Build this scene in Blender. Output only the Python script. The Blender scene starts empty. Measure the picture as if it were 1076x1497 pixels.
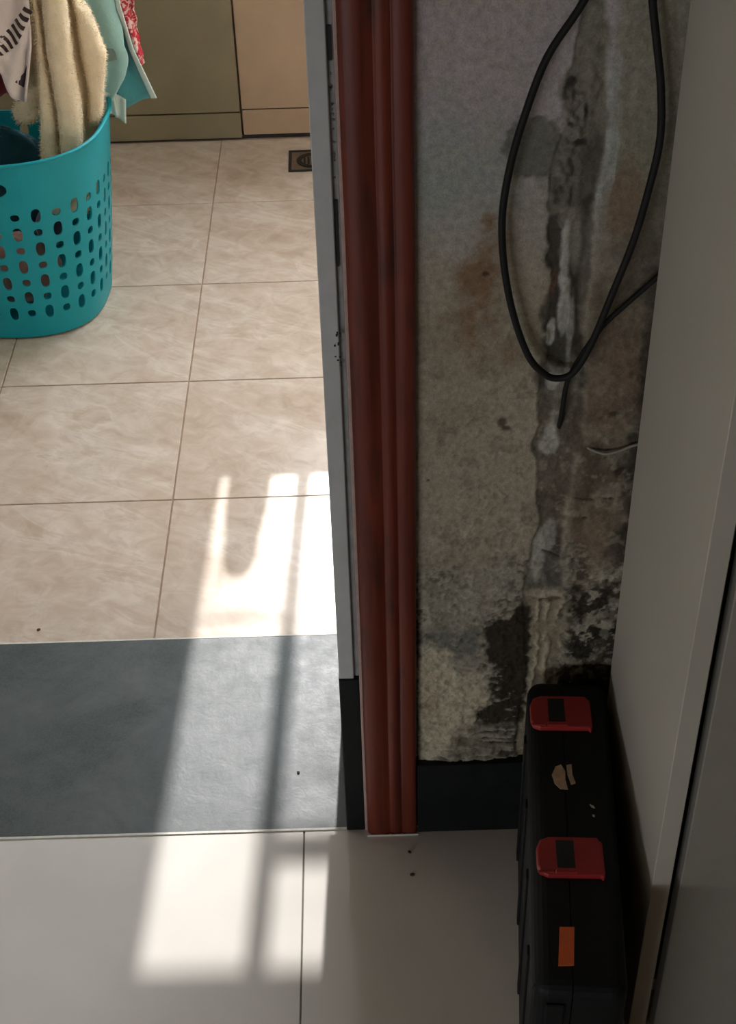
import bpy, bmesh, math, random
import numpy as np
from mathutils import Vector, Matrix

random.seed(7)
rng = np.random.default_rng(11)
scene = bpy.context.scene
COL = scene.collection

# ---------------------------------------------------------------- camera
def set_camera():
    f, p, yw, r = 2116.7, .6947, -.0025, -.0316
    cy, sy, cp, sp = math.cos(yw), math.sin(yw), math.cos(p), math.sin(p)
    fwd = Vector((sy * cp, cy * cp, -sp)); right = Vector((cy, -sy, 0)); up = right.cross(fwd)
    r2 = math.cos(r) * right + math.sin(r) * up
    u2 = -math.sin(r) * right + math.cos(r) * up
    cam = bpy.data.cameras.new('camera'); o = bpy.data.objects.new('camera', cam); COL.objects.link(o)
    cam.sensor_fit = 'HORIZONTAL'; cam.sensor_width = 36; cam.lens = f / 1076 * 36; cam.clip_start = .02
    m = Matrix.Identity(4)
    for i in range(3):
        m[i][0] = r2[i]; m[i][1] = u2[i]; m[i][2] = -fwd[i]
    m[0][3], m[1][3], m[2][3] = -.0413, -1.0255, 1.3167
    o.matrix_world = m
    scene.camera = o
set_camera()

# ---------------------------------------------------------------- light and exposure
TAN_E, AZ = .77, .045          # sun height and drift to the left per metre
SKY = 27.0
w = bpy.data.worlds.new('world'); scene.world = w; w.use_nodes = True
bg = w.node_tree.nodes['Background']
bg.inputs[0].default_value = (.91, .955, 1.0, 1); bg.inputs[1].default_value = SKY

sun = bpy.data.lights.new('sun', 'SUN'); sun.energy = 5.7; sun.angle = math.radians(.62); sun.color = (1, .965, .94)
so = bpy.data.objects.new('sun', sun); COL.objects.link(so)
so.location = (.3, 5, 4)
so.rotation_euler = Vector((-AZ, -1, -TAN_E)).to_track_quat('-Z', 'Y').to_euler()

def portal(name, loc, rot, sx, sy):
    l = bpy.data.lights.new(name, 'AREA'); l.shape = 'RECTANGLE'; l.size = sx; l.size_y = sy
    l.cycles.is_portal = True
    o = bpy.data.objects.new(name, l); COL.objects.link(o); o.location = loc; o.rotation_euler = rot
WX0, WX1, WZ0, WZ1 = -.205, .72, .8855, 1.577           # bathroom window opening
HX0, HX1, HZ0, HZ1 = -2.7, -.9, .26, .43            # unseen hall opening added for light (wall behind the camera, to the left)
HY = -2.6
portal('sky_portal', ((WX0 + WX1) / 2, 1.90, (WZ0 + WZ1) / 2), (math.radians(-90), 0, 0), WX1 - WX0, WZ1 - WZ0)
portal('sky_portal_hall', ((HX0 + HX1) / 2, HY - .06, (HZ0 + HZ1) / 2), (math.radians(90), 0, 0), HX1 - HX0, HZ1 - HZ0)

vs = scene.view_settings
vs.view_transform = 'Standard'; vs.look = 'None'; vs.exposure = 0; vs.gamma = 1; vs.use_curve_mapping = False
scene.cycles.max_bounces = 10; scene.cycles.diffuse_bounces = 6; scene.cycles.glossy_bounces = 4
scene.cycles.sample_clamp_indirect = 6
scene.cycles.use_denoising = True

# ---------------------------------------------------------------- helpers
def srgb(r, g, b):
    def c(v):
        v /= 255
        return v / 12.92 if v <= .04045 else ((v + .055) / 1.055) ** 2.4
    return (c(r), c(g), c(b), 1)

class NT:
    """small helper around a material's node tree"""
    def __init__(s, name, rough=.5, spec=.5, color=(.5, .5, .5, 1)):
        s.m = bpy.data.materials.new(name); s.m.use_nodes = True
        s.t = s.m.node_tree; s.b = s.t.nodes['Principled BSDF']
        s.b.inputs['Roughness'].default_value = rough
        s.b.inputs['Specular IOR Level'].default_value = spec
        s.b.inputs['Base Color'].default_value = color
    def n(s, kind, **kw):
        x = s.t.nodes.new(kind)
        for k, v in kw.items():
            if k in x.inputs: x.inputs[k].default_value = v
            else: setattr(x, k, v)
        return x
    def l(s, a, b): s.t.links.new(a, b)
    def coord(s, kind='Object', scale=(1, 1, 1), rot=(0, 0, 0), rand=False):
        tc = s.n('ShaderNodeTexCoord'); mp = s.n('ShaderNodeMapping')
        mp.inputs['Scale'].default_value = scale; mp.inputs['Rotation'].default_value = rot
        src = tc.outputs[kind]
        if rand:
            oi = s.n('ShaderNodeObjectInfo'); mul = s.n('ShaderNodeMath', operation='MULTIPLY'); mul.inputs[1].default_value = 37
            s.l(oi.outputs['Random'], mul.inputs[0])
            cb = s.n('ShaderNodeCombineXYZ'); s.l(mul.outputs[0], cb.inputs[2]); s.l(mul.outputs[0], cb.inputs[0])
            ad = s.n('ShaderNodeVectorMath', operation='ADD'); s.l(src, ad.inputs[0]); s.l(cb.outputs[0], ad.inputs[1]); src = ad.outputs[0]
        s.l(src, mp.inputs[0]); return mp.outputs[0]
    def noise(s, vec, scale, detail=4, rough=.55, dist=0):
        x = s.n('ShaderNodeTexNoise'); x.inputs['Scale'].default_value = scale; x.inputs['Detail'].default_value = detail
        x.inputs['Roughness'].default_value = rough; x.inputs['Distortion'].default_value = dist
        s.l(vec, x.inputs['Vector']); return x.outputs['Fac']
    def ramp(s, fac, stops):
        x = s.n('ShaderNodeValToRGB'); e = x.color_ramp.elements
        while len(e) < len(stops): e.new(.5)
        for i, (p, c) in enumerate(stops): e[i].position = p; e[i].color = c
        s.l(fac, x.inputs[0]); return x.outputs[0]
    def mix(s, fac, a, b, mode='MIX'):
        x = s.n('ShaderNodeMix', data_type='RGBA', blend_type=mode)
        if isinstance(fac, float): x.inputs[0].default_value = fac
        else: s.l(fac, x.inputs[0])
        for i, v in ((6, a), (7, b)):
            if isinstance(v, tuple): x.inputs[i].default_value = v
            else: s.l(v, x.inputs[i])
        return x.outputs[2]
    def color(s, o): s.l(o, s.b.inputs['Base Color'])
    def rough(s, o): s.l(o, s.b.inputs['Roughness'])
    def bump(s, h, strength=.3, dist=.002):
        x = s.n('ShaderNodeBump'); x.inputs['Strength'].default_value = strength; x.inputs['Distance'].default_value = dist
        s.l(h, x.inputs['Height']); s.l(x.outputs[0], s.b.inputs['Normal'])

def g(v): return (v, v, v, 1)

def obj(name, bm, mat, parent=None, smooth=False, **props):
    me = bpy.data.meshes.new(name)
    if isinstance(bm, bmesh.types.BMesh): bm.to_mesh(me); bm.free()
    else: me.from_pydata([tuple(v) for v in bm[0]], [], [tuple(f) for f in bm[1]]); me.update()
    me.materials.append(mat)
    if smooth:
        for p in me.polygons: p.use_smooth = True
    o = bpy.data.objects.new(name, me); COL.objects.link(o)
    if parent is not None: o.parent = parent
    for k, v in props.items(): o[k] = v
    return o

def empty(name, loc=(0, 0, 0), rotz=0, **props):
    o = bpy.data.objects.new(name, None); COL.objects.link(o); o.location = loc; o.rotation_euler = (0, 0, rotz)
    o.empty_display_size = .05
    for k, v in props.items(): o[k] = v
    return o

def box(x0, x1, y0, y1, z0, z1, bev=0, seg=2, bm=None):
    bm = bm or bmesh.new()
    r = bmesh.ops.create_cube(bm, size=1)
    bmesh.ops.scale(bm, vec=(x1 - x0, y1 - y0, z1 - z0), verts=r['verts'])
    bmesh.ops.translate(bm, vec=((x0 + x1) / 2, (y0 + y1) / 2, (z0 + z1) / 2), verts=r['verts'])
    if bev:
        es = list({e for v in r['verts'] for e in v.link_edges})
        bmesh.ops.bevel(bm, geom=es, offset=bev, segments=seg, affect='EDGES', profile=.5)
    return bm

def tube(pts, r, n=10, closed=False, sub=6):
    """swept tube through a Catmull-Rom spline"""
    P = [np.array(p, float) for p in pts]
    Q = []
    for i in range(len(P) - 1):
        p0 = P[max(i - 1, 0)]; p1 = P[i]; p2 = P[i + 1]; p3 = P[min(i + 2, len(P) - 1)]
        for k in range(sub):
            t = k / sub
            Q.append(.5 * (2 * p1 + (p2 - p0) * t + (2 * p0 - 5 * p1 + 4 * p2 - p3) * t * t + (3 * p1 - p0 - 3 * p2 + p3) * t ** 3))
    Q.append(P[-1])
    V, F = [], []
    up = np.array((.13, 1., .21))
    for i, c in enumerate(Q):
        d = Q[min(i + 1, len(Q) - 1)] - Q[max(i - 1, 0)]; d /= np.linalg.norm(d)
        a = np.cross(d, up); a /= np.linalg.norm(a); b = np.cross(d, a)
        for k in range(n):
            th = 2 * math.pi * k / n
            V.append(c + r * (math.cos(th) * a + math.sin(th) * b))
    for i in range(len(Q) - 1):
        for k in range(n):
            F.append((i * n + k, i * n + (k + 1) % n, (i + 1) * n + (k + 1) % n, (i + 1) * n + k))
    F.append(tuple(range(n))[::-1]); F.append(tuple((len(Q) - 1) * n + k for k in range(n)))
    return V, F

def prism(poly, z0, z1, bev=0):
    bm = bmesh.new()
    vs_ = [bm.verts.new((x, y, z0)) for x, y in poly]
    f = bm.faces.new(vs_)
    r = bmesh.ops.extrude_face_region(bm, geom=[f])
    top = [v for v in r['geom'] if isinstance(v, bmesh.types.BMVert)]
    bmesh.ops.translate(bm, vec=(0, 0, z1 - z0), verts=top)
    bmesh.ops.recalc_face_normals(bm, faces=bm.faces)
    if bev:
        es = [e for e in bm.edges if abs(e.verts[0].co.z - z1) < 1e-6 and abs(e.verts[1].co.z - z1) < 1e-6]
        bmesh.ops.bevel(bm, geom=es, offset=bev, segments=2, affect='EDGES', profile=.5)
    return bm

# value noise in numpy, for relief and stain shapes
def vnoise(x, y, seed=0):
    xi = np.floor(x).astype(np.int64); yi = np.floor(y).astype(np.int64)
    fx = x - xi; fy = y - yi
    fx = fx * fx * (3 - 2 * fx); fy = fy * fy * (3 - 2 * fy)
    def h(a, b):
        n = (a * 374761393 + b * 668265263 + seed * 144665) & 0xffffffff
        n = ((n ^ (n >> 13)) * 1274126177) & 0xffffffff
        return ((n ^ (n >> 16)) & 0xffff) / 65535.
    return (h(xi, yi) * (1 - fx) + h(xi + 1, yi) * fx) * (1 - fy) + (h(xi, yi + 1) * (1 - fx) + h(xi + 1, yi + 1) * fx) * fy
def fbm(x, y, s, oct=4, seed=0, gain=.55):
    t = 0; a = 1; tot = 0
    for o in range(oct):
        t = t + a * vnoise(x * s * 2 ** o, y * s * 2 ** o, seed + o * 17); tot += a; a *= gain
    return t / tot
def sstep(a, b, v):
    t = np.clip((v - a) / (b - a), 0, 1); return t * t * (3 - 2 * t)

# ---------------------------------------------------------------- materials
def mat_bath_tile():
    m = NT('marbled_tile', .2)
    v = m.coord('Object', rand=True, scale=(1, 1, 1), rot=(0, 0, math.radians(28)))
    st = m.n('ShaderNodeMapping'); st.inputs['Scale'].default_value = (4.5, 14, 1); m.l(v, st.inputs[0])
    n1 = m.noise(st.outputs[0], 1.0, 6, .62, .7)
    n2 = m.noise(v, 26, 5, .6, .8)
    c = m.ramp(n1, [(.28, srgb(184, 160, 140)), (.44, srgb(198, 178, 160)), (.53, srgb(206, 188, 171)), (.58, srgb(216, 202, 188)), (.62, srgb(202, 182, 164)), (.78, srgb(190, 168, 149))])
    c = m.mix(.35, c, m.ramp(n2, [(.35, srgb(170, 150, 130)), (.65, srgb(222, 208, 194))]))
    m.color(c)
    m.rough(m.ramp(m.noise(v, 14, 4), [(.3, g(.19)), (.7, g(.27))]))
    return m.m
def mat_hall_tile():
    m = NT('polished_cream_tile', .16)
    v = m.coord('Object', rand=True)
    c = m.ramp(m.noise(v, 9, 5), [(.3, srgb(219, 214, 207)), (.7, srgb(226, 221, 214))])
    m.color(c); m.rough(m.ramp(m.noise(v, 20, 3), [(.3, g(.15)), (.7, g(.23))]))
    return m.m
def mat_granite():
    m = NT('dark_granite', .4, .42)
    v = m.coord('Object')
    a = m.noise(v, 11, 6, .65); b = m.noise(v, 420, 2)
    dust = m.ramp(m.noise(v, 7, 7, .72, .6), [(.42, g(0)), (.66, g(1))])
    c = m.ramp(a, [(.3, (.052, .067, .064, 1)), (.7, (.070, .085, .083, 1))])
    c = m.mix(.18, c, m.ramp(b, [(.35, (.03, .04, .045, 1)), (.65, (.16, .18, .19, 1))]))
    c = m.mix(dust, c, (.115, .125, .128, 1)); m.color(c)
    m.rough(m.ramp(m.noise(v, 22, 6, .7), [(.3, g(.36)), (.7, g(.55))]))
    m.bump(m.noise(v, 55, 7, .75, .5), .28, .0012)
    return m.m
def mat_black_stone():
    m = NT('black_stone', .5, .18)
    v = m.coord('Object')
    m.color(m.ramp(m.noise(v, 30, 5, .7), [(.3, (.006, .0075, .008, 1)), (.75, (.013, .015, .016, 1))]))
    return m.m
def mat_plain(name, col, rough=.6, var=.12, scale=20, bump=0, spec=.5):
    m = NT(name, rough, spec)
    v = m.coord('Object')
    n = m.noise(v, scale, 5, .6)
    lo = tuple(c * (1 - var) for c in col[:3]) + (1,); hi = tuple(min(1, c * (1 + var)) for c in col[:3]) + (1,)
    m.color(m.ramp(n, [(.3, lo), (.7, hi)]))
    if bump: m.bump(m.noise(v, scale * 8, 4), bump, .001)
    return m.m
def mat_wood():
    m = NT('red_brown_varnish', .42, .35)
    v = m.coord('Object', scale=(60, 60, 2.2))
    n = m.noise(v, 1.2, 6, .6, .4)
    c = m.ramp(n, [(.25, srgb(74, 27, 18)), (.5, srgb(106, 42, 27)), (.75, srgb(124, 54, 34))])
    v2 = m.coord('Object', scale=(24, 24, 5))
    grime = m.ramp(m.noise(v2, 1.6, 4, .6), [(.56, g(0)), (.74, g(.75))])
    m.color(m.mix(grime, c, srgb(52, 30, 24)))
    m.rough(m.ramp(n, [(.3, g(.40)), (.7, g(.55))]))
    return m.m
def mat_attr_plaster():
    m = NT('mildewed_plaster', .85, .25)
    a = m.n('ShaderNodeAttribute', attribute_name='stain_shade')
    v = m.coord('Object')
    n = m.noise(v, 160, 5, .65); n2 = m.noise(v, 700, 2)
    c = m.mix(.75, a.outputs['Color'], m.ramp(n, [(.3, g(.35)), (.7, g(.65))]), 'OVERLAY')
    c = m.mix(.35, c, m.ramp(n2, [(.35, g(.35)), (.65, g(.65))]), 'OVERLAY')
    m.color(c); m.bump(n, .7, .0016)
    return m.m
def mat_fabric(name, col, var=.1, scale=60, rough=.9, sheen=.3):
    m = NT(name, rough, .2)
    v = m.coord('Object'); n = m.noise(v, scale, 5, .6)
    lo = tuple(c * (1 - var) for c in col[:3]) + (1,); hi = tuple(min(1, c * (1 + var)) for c in col[:3]) + (1,)
    m.color(m.ramp(n, [(.3, lo), (.7, hi)])); m.bump(m.noise(v, scale * 14, 3), .5, .0015)
    m.b.inputs['Sheen Weight'].default_value = sheen
    return m.m

M = {
 'bath': mat_bath_tile(), 'hall': mat_hall_tile(), 'granite': mat_granite(), 'stone': mat_black_stone(),
 'grout': mat_plain('grout', srgb(160, 135, 114), .9, .2, 60), 'hgrout': mat_plain('hall_grout', srgb(112, 108, 96), .9, .2, 60),
 'caulk': mat_plain('white_caulk', srgb(214, 210, 200), .7, .15, 90),
 'paint': mat_plain('interior_paint', srgb(205, 200, 190), .8, .04, 6), 'hpaint': mat_plain('hall_paint', srgb(160, 140, 114), .8, .04, 6), 'plaster': mat_attr_plaster(),
 'olive': mat_plain('olive_wall_tile', srgb(132, 120, 94), .45, .10, 9), 'tan': mat_plain('tan_wall_tile', srgb(174, 146, 120), .45, .08, 9),
 'jamb': mat_plain('white_jamb_paint', srgb(188, 190, 190), .6, .06, 40), 'jamb2': mat_plain('grey_jamb_paint', srgb(150, 152, 152), .7, .16, 70),
 'pink': mat_plain('pink_filler', srgb(182, 156, 146), .7, .14, 80), 'black': mat_plain('black_mark', (.012, .012, .013, 1), .7, .2, 60),
 'wood': mat_wood(), 'cab': mat_plain('grey_white_laminate', srgb(186, 182, 170), .5, .035, 5), 'door': mat_plain('shaded_door_laminate', srgb(150, 146, 136), .55, .05, 30),  # door laminate darkened in colour, as its front face gets less light
 'case': mat_plain('black_case_plastic', (.0055, .0062, .0068, 1), .6, .25, 25, .15, .25), 'red': mat_plain('red_latch_plastic', (.34, .022, .022, 1), .42, .1, 30),
 'dark': mat_plain('black_slot', (.006, .006, .006, 1), .6, .2), 'orange': mat_plain('orange_sticker', srgb(226, 104, 48), .55, .06, 60),
 'paper': mat_plain('torn_paper', srgb(176, 150, 124), .8, .25, 90), 'cable': mat_plain('black_cable', (.008, .0078, .0075, 1), .65, .15, 40, 0, .3),
 'wire': mat_plain('grey_wire', srgb(150, 146, 134), .6, .1), 'basket': mat_plain('turquoise_plastic', (.004, .29, .345, 1), .45, .06, 8, 0, .3),
 'cream': mat_fabric('cream_fleece', srgb(226, 208, 176), .10, 40), 'white': mat_fabric('printed_white_cloth', srgb(206, 192, 184), .08, 30),
 'maroon': mat_fabric('maroon_cloth', srgb(96, 28, 36), .2, 50), 'darkteal': mat_fabric('dark_teal_blocker', srgb(20, 62, 70), .15, 30), 'aqua': mat_fabric('aqua_cloth', srgb(168, 210, 206), .08, 24), 'teal': mat_fabric('deep_aqua_cloth', srgb(74, 142, 146), .14, 22),
 'palecloth': mat_fabric('pale_hem_cloth', srgb(206, 218, 208), .08, 30), 'ink': mat_fabric('dark_print', srgb(52, 34, 32), .1, 30), 'greycloth': mat_fabric('grey_patch', srgb(120, 140, 134), .06, 30),
 'blush': mat_fabric('blush_cloth', srgb(132, 98, 88), .3, 30), 'navy': mat_fabric('navy_cloth', srgb(34, 40, 62), .2, 30),
 'steel': mat_plain('dull_steel', srgb(120, 108, 92), .4, .2, 50), 'metal': mat_plain('rail_metal', srgb(180, 180, 178), .3, .05),
 'frame': mat_plain('window_frame_white', srgb(220, 220, 216), .5, .03), 'crumb': mat_plain('dirt_crumb', srgb(60, 46, 36), .9, .3, 300),
 'bottle': mat_plain('amber_plastic', srgb(160, 96, 40), .4, .1),
}
M['steel'].node_tree.nodes['Principled BSDF'].inputs['Metallic'].default_value = .6
M['metal'].node_tree.nodes['Principled BSDF'].inputs['Metallic'].default_value = .9
def mat_redfloral():
    m = NT('red_floral_cloth', .9, .2); v = m.coord('Object')
    m.color(m.ramp(m.noise(v, 95, 3, .6, 1.2), [(.40, srgb(178, 44, 54)), (.5, srgb(196, 70, 76)), (.58, srgb(228, 190, 180))])); return m.m
M['floral'] = mat_redfloral()
def mat_glass():
    m = bpy.data.materials.new('window_glass'); m.use_nodes = True; t = m.node_tree
    t.nodes.remove(t.nodes['Principled BSDF'])
    tr = t.nodes.new('ShaderNodeBsdfTransparent'); gl = t.nodes.new('ShaderNodeBsdfGlossy'); gl.inputs['Roughness'].default_value = .02
    mx = t.nodes.new('ShaderNodeMixShader'); mx.inputs[0].default_value = .05
    t.links.new(tr.outputs[0], mx.inputs[1]); t.links.new(gl.outputs[0], mx.inputs[2]); t.links.new(mx.outputs[0], t.nodes['Material Output'].inputs[0])
    return m
M['glass'] = mat_glass()
def mat_pile():
    m = bpy.data.materials.new('fleece_pile'); m.use_nodes = True; t = m.node_tree; b = t.nodes['Principled BSDF']
    b.inputs['Base Color'].default_value = srgb(236, 220, 192); b.inputs['Roughness'].default_value = .95; b.inputs['Specular IOR Level'].default_value = .1
    tr = t.nodes.new('ShaderNodeBsdfTranslucent'); tr.inputs[0].default_value = srgb(240, 224, 196)
    nz = t.nodes.new('ShaderNodeTexNoise'); nz.inputs['Scale'].default_value = 40
    mx = t.nodes.new('ShaderNodeMixShader'); mx.inputs[0].default_value = .5
    t.links.new(b.outputs[0], mx.inputs[1]); t.links.new(tr.outputs[0], mx.inputs[2]); t.links.new(mx.outputs[0], t.nodes['Material Output'].inputs[0])
    return m
M['pile'] = mat_pile()

# ---------------------------------------------------------------- room shell
S = dict(kind='structure')
BX0, BX1, BY0, BY1, CEIL = -1.25, 1.15, .3095, 1.763, 2.6
DX0, DX1, DTOP = -.90, -.0785, 2.05                       # door opening
HXL, HXR = -3.0, 1.3                                      # hall ends

# bathroom floor: bed of grout and one object per tile
fl = obj('floor', box(BX0, BX1, BY0 - .002, BY1 + .03, -.06, -.0018), M['grout'], label='bathroom floor of beige marbled square tiles', **S)
xlines = [-.3265 + .3 * i for i in range(-4, 6)]
ylines = [BY0, .5953, .8953, 1.1953, 1.4953, BY1 + .004]
tile_me = {}
for i in range(-1, len(xlines)):
    x0 = BX0 if i < 0 else xlines[i]; x1 = xlines[i + 1] if i + 1 < len(xlines) else BX1
    if x1 - x0 < .02: continue
    for j in range(5):
        y0, y1 = ylines[j], ylines[j + 1]
        key = (round(x1 - x0, 3), round(y1 - y0, 3)); gp = .0011
        if key not in tile_me:
            hw, hh = (x1 - x0) / 2 - gp, (y1 - y0) / 2 - (gp if j else .0005)
            o = obj('tile', box(-hw, hw, -hh, hh, -.009, 0, .0008, 1), M['bath'], fl); tile_me[key] = o.data
        else:
            o = bpy.data.objects.new('tile', tile_me[key]); COL.objects.link(o); o.parent = fl
        o.location = ((x0 + x1) / 2, (y0 + y1) / 2, 0)

# hall floor
hf = obj('floor', box(HXL, HXR, HY, -.001, -.06, -.0012), M['hgrout'], label='hall floor of large polished cream tiles', **S)
first = None
for i in range(-4, 3):
    for j in range(4):
        x0, x1 = max(-.1269 + .8 * i, HXL), min(-.1269 + .8 * (i + 1), HXR); y1, y0 = -.8 * j, max(-.8 * (j + 1), HY)
        if x1 - x0 < .05 or y1 - y0 < .05: continue
        hw, hh = (x1 - x0) / 2 - .0009, (y1 - y0) / 2 - .0009
        o = obj('tile', box(-hw, hw, -hh, hh, -.009, 0, .0005, 1), M['hall'], hf); o.location = ((x0 + x1) / 2, (y0 + y1) / 2, 0)

# door sill of dark granite
th = obj('trim_1', box(-1.0, 0, 0.0, BY0, -.05, .0006, .0006, 1), M['granite'], label='dark grey granite door sill slab between the two floors', **S)
obj('caulk_line', box(-.95, -.06, -.0022, .0006, -.01, .0012), M['caulk'], th)
obj('caulk_line', box(-.90, -.085, BY0 - .0004, BY0 + .0022, -.01, .0009), M['caulk'], th)

# partition wall with the door opening
wf = obj('wall_front', box(DX1 + .003, HXR, .006, BY0, -.05, CEIL), M['paint'], label='partition wall between hall and bathroom', **S)
obj('lintel', box(DX0, DX1 + .003, .006, BY0, DTOP, CEIL), M['paint'], wf)
obj('wall_segment', box(HXL, DX0, .006, BY0, -.05, CEIL), M['paint'], wf)

# mildewed plaster coat right of the door: real relief, stains and some painted shade by shape
def plaster():
    x0, x1, z0, z1, d = -.03, .23, 0.0, 1.25, .00135
    zs = np.concatenate([np.linspace(z0, 1.0, int(1.0 / d)), np.linspace(1.0, CEIL - .002, 200)[1:]])
    nx, nz = int((x1 - x0) / d), len(zs)
    X, Z = np.meshgrid(np.linspace(x0, x1, nx), zs)
    wob = (fbm(X, Z, 45, 5, 3) - .5); wob2 = (fbm(X, Z, 120, 4, 9) - .5)
    A, B_, C_ = fbm(X, Z, 22, 5, 21), fbm(X, Z, 70, 5, 33), fbm(X, Z, 9, 4, 5)
    def col(r, gg, b): return np.array(srgb(r, gg, b)[:3])
    def lay(base, c, m): return base * (1 - m[..., None]) + np.array(c) * m[..., None]
    def blob(cx, cz, rx, rz, soft=.35, k=1.3):
        d_ = np.sqrt(((X - cx) / rx) ** 2 + ((Z - cz) / rz) ** 2) + k * wob + .5 * k * wob2
        return 1 - sstep(1 - soft, 1 + soft, d_)
    H = np.zeros_like(X)
    out = np.ones(X.shape + (3,)) * col(162, 152, 134)
    # faded paint at the top
    top = sstep(.73, .86, Z + .06 * wob)
    out = lay(out, col(166, 162, 152), sstep(.66, .80, Z + .05 * wob))
    out = lay(out, col(176, 168, 170), top)
    out = lay(out, col(150, 160, 156), blob(.03, .80, .05, .05, .6) * .6)
    out = lay(out, col(142, 136, 114), sstep(.5, .62, A) * (1 - top) * .45)
    out = lay(out, col(172, 166, 148), sstep(.55, .66, B_) * .35)
    # rust brown damp stain
    rust = np.maximum.reduce([blob(.055, .690, .020, .055, .6), blob(.064, .735, .014, .035, .5) , blob(.062, .628, .026, .018, .5) * .7, blob(.030, .655, .014, .028, .5) * .6])
    out = lay(out, col(134, 106, 82), rust * (.35 + .6 * sstep(.38, .62, B_)))
    out = lay(out, col(172, 168, 160), blob(.034, .742, .013, .018, .5) * .7)
    # right of the channel: darker mottled wall, darkest towards the cabinet
    right = sstep(.138, .156, X + .02 * wob)
    out = lay(out, col(112, 104, 88), right * sstep(.88, .62, Z) * .8)
    out = lay(out, col(132, 130, 104), right * sstep(.72, .80, Z) * .7)
    out = lay(out, col(86, 76, 62), right * sstep(.46, .60, A) * sstep(.9, .55, Z) * .85)
    out = lay(out, col(140, 118, 100), right * blob(.168, .60, .022, .05, .6) * .55)
    out = lay(out, col(140, 112, 92), right * blob(.165, .77, .013, .03, .6) * .6)
    out = lay(out, col(128, 108, 90), right * blob(.165, .42, .028, .05, .6) * .55)
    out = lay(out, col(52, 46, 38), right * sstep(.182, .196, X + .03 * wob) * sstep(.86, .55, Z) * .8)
    H += right * wob * .004
    # chased channel, filled with grey mortar
    xl = .109 + .004 * np.sin(Z * 31) + .012 * wob + .012 * sstep(.86, .93, Z); xr = .142 + .005 * np.sin(Z * 23 + 1) + .012 * wob
    chan = sstep(xl - .0016, xl + .0016, X) * (1 - sstep(xr - .003, xr + .003, X))
    mort = lay(np.ones_like(out) * col(132, 128, 116), col(98, 94, 86), sstep(.42, .62, fbm(X, Z * .5, 30, 5, 71)))
    mort = lay(mort, col(74, 68, 60), sstep(.53, .64, fbm(X, Z * .45, 26, 4, 83)) * sstep(.86, .76, Z))
    out = out * (1 - chan[..., None]) + mort * chan[..., None]
    mid = chan * sstep(.60, .57, Z + .02 * wob) * sstep(.40, .44, Z)
    out = lay(out, col(104, 94, 80), mid * .75)
    eg = (1 - sstep(.001, .003, np.abs(X - xl + .0015))) * sstep(.62, .60, Z) * sstep(.46, .50, Z); out = lay(out, col(176, 170, 150), eg * .6)
    H += -.0028 * chan + chan * wob2 * .004
    # spalled grey patch left of the channel, near the top
    sp = blob(.094, .822, .020, .030, .16) * (1 - sstep(.845, .848, Z + .01 * wob))
    out = lay(out, col(112, 112, 104), sp * .9); H -= .0012 * sp
    chip = np.maximum(blob(.121, .848, .017, .030, .2), blob(.118, .79, .010, .03, .3) * .8)
    out = lay(out, col(128, 122, 112), chip * .8); H += chip * (.002 + wob2 * .012)
    for cx, cz, rx, rz in ((.118, .838, .005, .004), (.130, .846, .0025, .008), (.129, .822, .006, .003), (.117, .871, .0035, .005)):
        b_ = blob(cx, cz, rx, rz, .3, 1.8); out = lay(out, col(54, 52, 48), b_ * .85); H -= b_ * .002
    # smooth pale stripe, dark channel core, pale drips
    st = (1 - sstep(.0045, .006, np.abs(X - (.149 + .003 * np.sin(Z * 40)) + .004 * wob))) * sstep(.745, .78, Z + .05 * wob) * (1 - sstep(.89, .90, Z))
    out = lay(out, col(170, 174, 168), st * (.3 + .5 * sstep(.4, .6, B_)))
    core = np.maximum.reduce([blob(.112, .735, .008, .040, .3), blob(.116, .672, .009, .028, .3), blob(.120, .635, .013, .022, .3), blob(.138, .72, .005, .05, .4) * .8, blob(.110, .61, .006, .02, .4)])
    out = lay(out, col(66, 62, 56), core * .85); H -= core * .002
    out = lay(out, col(134, 96, 84), blob(.113, .70, .004, .016, .4) * .5)
    for cx, cz, rx, rz, k in ((.1215, .72, .004, .038, .85), (.124, .675, .004, .03, .7), (.1145, .648, .0035, .012, .95), (.122, .604, .008, .005, .9), (.119, .600, .006, .008, .7),
                              (.121, .542, .0085, .022, .85), (.1305, .65, .003, .03, .5), (.117, .40, .006, .03, .6), (.125, .425, .008, .02, .5)):
        b_ = blob(cx, cz, rx, rz, .28, 1.1); out = lay(out, col(186, 184, 174), b_ * k); H += b_ * .0012
    # lower channel: pale plaster ridges
    low = sstep(.36, .345, Z + .02 * wob) * chan
    out = lay(out, col(150, 140, 118), low * .85)
    for cx, wd in ((.1185, .003), (.129, .0045), (.144, .003)):
        r_ = (1 - sstep(wd * .4, wd, np.abs(X - cx + .016 * wob + .008 * wob2))) * sstep(.365, .345, Z) * sstep(.19, .215, Z) * sstep(.35, .55, fbm(X, Z, 48, 4, 120))
        out = lay(out, col(190, 180, 156), r_ * .8); H += r_ * .003
    rim = blob(.131, .352, .018, .007, .3, 1.0); out = lay(out, col(184, 176, 156), rim * .8); H += rim * .003
    b_ = blob(.131, .345, .012, .004, .3, .8); out = lay(out, col(104, 92, 72), b_)
    # scuffed zone at the bottom left, flaking to bare mortar
    lowz = sstep(.43, .37, Z + .10 * wob)
    out = lay(out, col(140, 136, 124), lowz * (1 - right) * (1 - chan) * .6)
    spk = sstep(.53, .60, fbm(X, Z, 120, 4, 51)) * lowz * (1 - chan) * sstep(.36, .50, A)
    out = lay(out, col(70, 64, 54), spk * .75); H -= spk * .0011
    spw = sstep(.55, .62, fbm(X, Z, 150, 4, 57)) * lowz * (1 - chan); out = lay(out, col(176, 170, 152), spw * .5); H += spw * .001
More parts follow.
